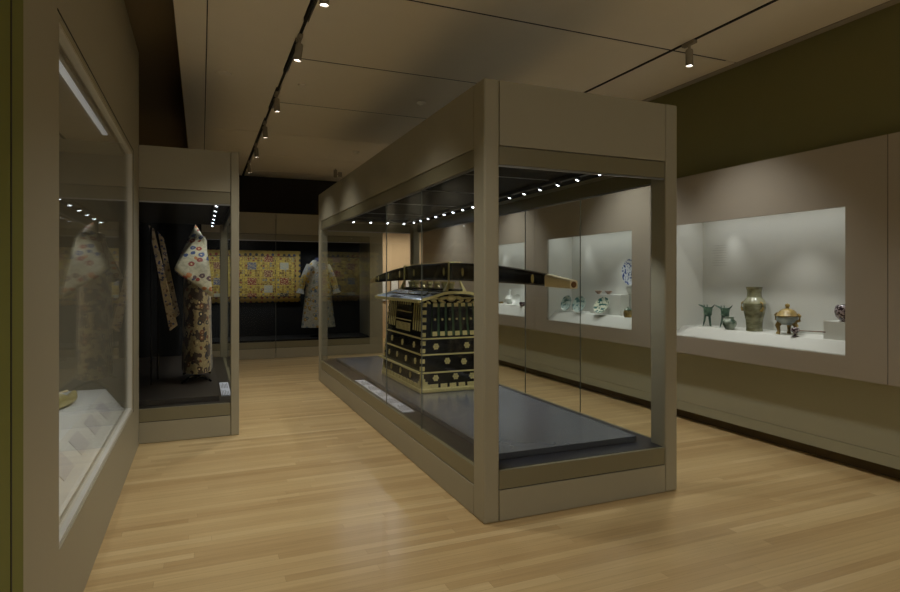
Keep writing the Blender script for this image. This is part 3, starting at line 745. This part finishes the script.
# body: narrow, seen edge on; wide along the case
rs = []
for k in range(13):
    f = k/12; z = 1.97 + (.47-1.97)*f; hyy = .30+.06*f; hxx = .085 + .05*min(1, f*3) + .02*f
    if f < .1: hyy *= .5+5*f
    rs.append([(KX-.015+hxx*math.cos(2*PI*i/36)*(1+.06*math.sin(7*2*PI*i/36)*f), KY+.2+hyy*math.sin(2*PI*i/36), z) for i in range(36)])
bm = NB(); rings_mesh(bm, rs); body = obj('robe_body', bm, M['kimono2'], km, smooth=True)
cloth('sleeve', ((-.055, 7.0, 2.07), (.043, 6.75, 1.90), (.106, 6.42, 1.31), (-.253, 6.55, 1.58), (-.02, -.04, 0)), M['kimono'], km)
cloth('sleeve', ((-.05, 7.5, 2.0), (.04, 7.6, 1.9), (.05, 8.2, 1.4), (-.2, 8.2, 1.5), (-.02, .04, 0)), M['kimono'], km)
bm = NB(); tube(bm, [(KX-.03, 6.55, 1.93), (KX-.03, 8.0, 1.93)], .014, 8); tube(bm, [(KX-.03, KY+.2, .38), (KX-.03, KY+.2, 1.94)], .014, 8)
for s in (-.28, .32):
    tube(bm, [(KX-.17, KY+.2+s, .375), (KX-.10, KY+.2+s, .42), (KX-.03, KY+.2+s, .45), (KX+.06, KY+.2+s, .42), (KX+.13, KY+.2+s, .375)], .011, 8); tube(bm, [(KX-.03, KY+.2+s, .45), (KX-.03, KY+.2+s, .62)], .011, 8)
tube(bm, [(KX-.03, KY-.08, .45), (KX-.03, KY+.52, .45)], .010, 8)
obj('stand', bm, M['lacq'], km, smooth=True)
k2 = thing('silk_stole', 'pair of narrow slanting banded silk panels left of the floral robe', 'textile', (-.45, 7.2, .366))
cloth('silk_panel', ((-.515, 7.0, 2.06), (-.465, 7.0, 2.02), (-.235, 6.9, 1.0), (-.31, 6.9, .94), (0, 0, 0)), M['panel'], k2, .02)
cloth('silk_panel', ((-.45, 7.35, 2.02), (-.39, 7.35, 1.94), (-.225, 7.25, 1.10), (-.285, 7.25, 1.04), (0, 0, 0)), M['panel'], k2, .02)
bm = NB(); tube(bm, [(-.49, 6.98, .37), (-.49, 6.98, 2.04)], .01, 8); tube(bm, [(-.45, 7.36, .37), (-.45, 7.36, 1.98)], .01, 8); obj('stand_rod', bm, M['lacq'], k2)
bm = NB(); box(bm, .185, .275, 6.35, 7.15, DK+.0005, DK+.009)
lb = obj('caption_label', bm, M['label']); tag(lb, 'small pale caption label on the deck of the left case', 'label')
bm = NB()
for q_ in (6.37, 6.77):
    for r in range(5): box(bm, .195+r*.015, .200+r*.015, q_, q_+random.uniform(.2, .36), DK+.009, DK+.0096)
obj('label_text', bm, M['ink'], lb, local=True)

# ------------------------------------------------------------------ gold ornament in the near case
gs = thing('gilt_shoe', 'small gilt shoe-shaped ornament on the white shelf of the near left case', 'ornament', (-.86, 4.25, .60)); SHOE = gs
bm = NB()
rs = []
for i, (dy, hw, z0, z1) in enumerate(((-.16, .03, .0, .10), (-.10, .045, .0, .10), (-.02, .05, .0, .075), (.06, .048, .0, .06), (.13, .04, .01, .06), (.19, .02, .04, .075))):
    rs.append([(-.86+hw*math.cos(2*PI*k/12)+dy*.25, 4.25+dy, .602+z0+(z1-z0)*(.5+.5*math.sin(2*PI*k/12))) for k in range(12)])
rings_mesh(bm, rs); obj('upper', bm, M['gold'], gs, smooth=True)
bm = NB(); rings_mesh(bm, [[(x+.01*math.cos(2*PI*k/12), y, .69+.006*math.sin(2*PI*k/12)) for k in range(12)] for x, y in ((-.93, 4.08), (-.90, 4.2), (-.85, 4.33))]); obj('rim', bm, M['gold2'], gs, smooth=True); gs.location = (-.885, 4.86, .60); gs.scale = (1, .85, 1.1); gs.rotation_euler = (0, 0, .1)

# ------------------------------------------------------------------ vessels in the right wall showcases
SZ = 1.0
BAYDZ = 0
def shelf_z(x): return .99 + BAYDZ + (x-4.74)*(.01/.289)
def jue(loc, label):
    x, y, z = loc; t = thing('bronze_tripod', label, 'vessel', loc, 'green bronze tripod cups'); t.scale = (1.15, 1.05, 1.22)
    bm = NB(); lathe(bm, [(0, .085), (.022, .086), (.034, .10), (.036, .13), (.042, .16), (.046, .163), (.042, .165), (.032, .14), (0, .12)], loc, 20); obj('cup', bm, M['bronze'], t, smooth=True)
    for k in range(3):
        a = 2*PI*k/3+.4; bm = NB(); tube(bm, [(x+.022*math.cos(a), y+.022*math.sin(a), z+.10), (x+.03*math.cos(a), y+.03*math.sin(a), z+.05), (x+.045*math.cos(a), y+.045*math.sin(a), z+.001)], [.010, .008, .004], 8); obj('leg', bm, M['bronze'], t, smooth=True)
    bm = NB(); tube(bm, [(x, y+.03, z+.155), (x, y+.07, z+.170), (x, y+.115, z+.182)], [.017, .014, .008], 8, .5); obj('spout', bm, M['bronze'], t, smooth=True)
    bm = NB(); tube(bm, [(x, y-.03, z+.155), (x, y-.06, z+.17), (x, y-.085, z+.19)], [.015, .012, .003], 8, .4); obj('tail', bm, M['bronze'], t, smooth=True)
    for s in (-1, 1):
        bm = NB(); tube(bm, [(x+s*.018, y+.03, z+.162), (x+s*.018, y+.03, z+.185)], .004, 6); obj('post', bm, M['bronze'], t)
    bm = NB(); tube(bm, [(x-.034, y-.01, z+.15), (x-.06, y-.012, z+.145), (x-.06, y-.012, z+.115), (x-.034, y-.01, z+.108)], .005, 6); obj('handle', bm, M['bronze'], t, smooth=True)
def zz(x): return shelf_z(x)+.0005
jue((4.88, 4.66, zz(4.88)), 'left green bronze tripod cup with spout, standing alone')
jue((4.88, 4.44, zz(4.88)), 'green bronze tripod cup right of its twin, behind the small jar')
t = thing('glazed_jar', 'small squat green streaked jar in front of a tripod cup', 'jar', (4.80, 4.315, zz(4.80))); t.scale = (1.25,)*3
bm = NB(); lathe(bm, [(.028, 0), (.034, .01), (.052, .04), (.050, .065), (.034, .08), (.030, .092), (.036, .1), (.028, .096), (0, .07)], t.location, 24); obj('jar_body', bm, M['greengl'], t, smooth=True)
t = thing('tall_vase', 'tall brown green vase with wide shoulder and ring handles', 'vase', (4.87, 4.09, zz(4.88))); t.scale = (1.0, .96, 1.17)
bm = NB(); q = Matrix.Rotation(PI/4, 4, 'Z')
lathe(bm, [(.075, 0), (.072, .03), (.078, .09), (.095, .155), (.10, .175), (.104, .19), (.100, .21), (.104, .225), (.090, .25), (.066, .275), (.064, .32), (.074, .355), (.078, .358), (.066, .35), (.05, .28), (0, .25)], t.location, 32); obj('vase_body', bm, M['celadon'], t, smooth=True)
for s in (-1, 1):
    x, y, z = t.location; bm = NB(); tube(bm, [(x-.03, y+s*.098, z+.235), (x-.03, y+s*.122, z+.225), (x-.03, y+s*.125, z+.19), (x-.03, y+s*.115, z+.165), (x-.03, y+s*.098, z+.17)], .009, 8); obj('handle', bm, M['ochre'], t, smooth=True)
t = thing('tripod_censer', 'lidded gilt bronze censer with pale blue body on three legs', 'censer', (4.86, 3.735, zz(4.86))); t.scale = (1.08,)*3
x, y, z = t.location
bm = NB(); lathe(bm, [(0, .075), (.05, .08), (.078, .10), (.084, .125), (.078, .145), (.07, .15)], (x, y, z), 28); obj('bowl', bm, M['cloud'], t, smooth=True)
bm = NB(); lathe(bm, [(.088, .148), (.09, .155), (.074, .165), (.066, .185), (.045, .205), (.014, .215), (.012, .225), (.02, .235), (.018, .248), (0, .258)], (x, y, z), 28); obj('lid', bm, M['ochre'], t, smooth=True)
for k in range(3):
    a = 2*PI*k/3+.5; bm = NB(); tube(bm, [(x+.055*math.cos(a), y+.055*math.sin(a), z+.105), (x+.078*math.cos(a), y+.078*math.sin(a), z+.07), (x+.066*math.cos(a), y+.066*math.sin(a), z+.03), (x+.075*math.cos(a), y+.075*math.sin(a), z+.002)], [.024, .02, .013, .018], 10); obj('leg', bm, M['ochre'], t, smooth=True)
for s in (-1, 1):
    bm = NB(); tube(bm, [(x, y+s*.075, z+.11), (x, y+s*.108, z+.12), (x, y+s*.112, z+.155), (x, y+s*.092, z+.17)], .012, 8); obj('handle', bm, M['ochre'], t, smooth=True)
t = thing('handled_burner', 'small dark bronze burner with a long thin straight handle', 'burner', (4.76, 3.585, shelf_z(4.76)))
x, y, z = t.location
bm = NB(); lathe(bm, [(.032, .001), (.026, .006), (.008, .012), (.008, .025), (.034, .045), (.036, .06), (.03, .072), (.012, .08), (0, .082)], (x, y, z), 20); obj('cup', bm, M['mottle'], t, smooth=True)
bm = NB(); tube(bm, [(x, y-.03, z+.055), (x, y-.27, z+.062)], .0045, 8); obj('handle', bm, M['iron'], t, smooth=True)
tag(B('display_block', (4.80, 4.99, 3.052, 3.36, .9925, 1.14), M['white']), 'low white display block under the purple mottled bowl', 'block')
bm = NB(); lathe(bm, [(.03, 0), (.034, .004), (.056, .03), (.064, .06), (.058, .095), (.05, .102), (.044, .098), (0, .05)], (0,0,0), 28)
t = solo('mottled_bowl', bm, M['mottle'], (4.89, 3.215, 1.1405), 'round purple and white mottled bowl on the low white block', 'bowl', smooth=True); t.scale = (1.5, 1.5, 1.35)
# faint wall text in the vase showcase
bm = NB()
for r in range(9): box(bm, 5.0292, 5.0298, 4.56, 4.56+random.uniform(.12, .2), 1.84-r*.026, 1.845-r*.026)
o = obj('wall_text', bm, M['inkpale']); tag(o, 'faint paragraph of text lines on the back of the vase showcase', 'text')

# W2: dishes and bowls
BAYDZ = .03
def dish(r, deep=.25):
    return [(0, 0), (r*.45, 0), (r*.5, r*.03), (r*.85, r*deep), (r, r*deep*1.35), (r*.99, r*deep*1.5), (r*.82, r*deep*1.12), (r*.45, r*.1), (0, r*.1)]
def leaning(name, x, y, r, mat, lab, grp='dishes leaning on stands', lean=72, rotz=-55, base=None):
    base = shelf_z(x)+.004 if base is None else base
    t = thing(name, lab, 'dish', (x, y, base), grp)
    q = Matrix.Rotation(math.radians(rotz), 4, 'Z') @ Matrix.Rotation(math.radians(lean), 4, 'X')
    c = Vector((x, y, base + r*math.sin(math.radians(lean))+.002))
    bm = NB(); lathe(bm, dish(r), c, 32, q); obj('dish_body', bm, mat, t, smooth=True)
    bm = NB(); d = (q.to_3x3() @ Vector((0, 0, -1))); d.z = 0; d.normalize(); s_ = Vector((d.y, -d.x, 0))
    for k in (-1, 1):
        tube(bm, [c-Vector((0,0,r*.97))+s_*k*r*.35-d*.03+Vector((0,0,.006)), c-Vector((0,0,r*.95))+s_*k*r*.35+d*.06, c+s_*k*r*.2+d*.045], .0025, 6)
    obj('easel_wire', bm, M['steel'], t)
    return t
leaning('celadon_dish', 4.80, 7.10, .112, M['pale'], 'pale blue green dish leaning on an easel, leftmost of three', rotz=-85)
leaning('celadon_dish', 4.78, 6.77, .112, M['pale'], 'pale blue green dish leaning on an easel, middle of three', rotz=-75)
tag(B('display_block', (4.87, 5.01, 6.05, 6.68, 1.0255, 1.285), M['white']), 'tall white display block with two tea bowls on top', 'block')
leaning('enamelled_dish', 4.78, 6.28, .118, M['poly'], 'dish with green and coloured enamel leaning before the white block', rotz=-78, lean=60)
for y, lab in ((6.575, 'left small red brown tea bowl on the tall white block'), (6.365, 'right small red brown tea bowl on the tall white block')):
    bm = NB(); lathe(bm, [(.018, 0), (.02, .006), (.038, .022), (.055, .045), (.052, .046), (.034, .026), (0, .016)], (0,0,0), 24)
    solo('tea_bowl', bm, M['iron'], (4.93, y, 1.2855), lab, 'bowl', 'tea bowls on the white block', smooth=True)
t = thing('wall_plate', 'large blue and white plate mounted high on the showcase back wall', 'plate', (4.98, 5.99, 1.40))
bm = NB(); lathe(bm, dish(.165, .12), (5.0, 5.99, 1.575), 36, Matrix.Rotation(-PI/2, 4, 'Y')); obj('plate_body', bm, M['bluewhite'], t, smooth=True)
B('plate_bracket', (4.92, 5.029, 5.91, 6.07, 1.398, 1.41), M['white'], t)
t = thing('covered_jar', 'small green and gold jar near the right edge of dish showcase', 'jar', (4.79, 5.81, zz(4.79))); t.scale = (1.4,)*3
bm = NB(); lathe(bm, [(.03, 0), (.034, .004), (.038, .02), (.038, .05), (.03, .06)], t.location, 20); obj('jar_body', bm, M['ochre'], t, smooth=True)
bm = NB(); lathe(bm, [(.034, .0605), (.034, .066), (.02, .076), (.008, .08), (.01, .088), (0, .092)], t.location, 20); obj('lid', bm, M['greengl'], t, smooth=True)
# W3
BAYDZ = .06
bm = NB(); lathe(bm, [(.03, 0), (.034, .005), (.06, .035), (.062, .06), (.04, .09), (.016, .11), (.012, .15), (.018, .175), (.014, .172), (0, .15)], (0,0,0), 24)
solo('porcelain_bottle', bm, M['wht'], (4.90, 9.02, zz(4.90)), 'white long-necked porcelain bottle in the far right wall showcase', 'bottle', smooth=True).scale = (1.4,)*3
leaning('porcelain_dish', 4.80, 8.58, .09, M['wht'], 'small white dish leaning beside the white bottle', lean=65)
bm = NB(); lathe(bm, [(.03, 0), (.035, .006), (.042, .03), (.036, .045), (.03, .04), (0, .02)], (0,0,0), 20)
solo('dark_bowl', bm, M['mottle'], (4.76, 8.32, shelf_z(4.76)+.0006), 'small dark bowl right of the white dish', 'bowl', smooth=True).scale = (1.4,)*3
bm = NB(); lathe(bm, [(.03, 0), (.035, .006), (.05, .03), (.046, .032), (0, .015)], (0,0,0), 20)
solo('brown_bowl', bm, M['ochre'], (4.84, 9.22, zz(4.84)), 'low brown bowl left of the white bottle', 'bowl', smooth=True)
# right bay beyond the picture edge is left empty
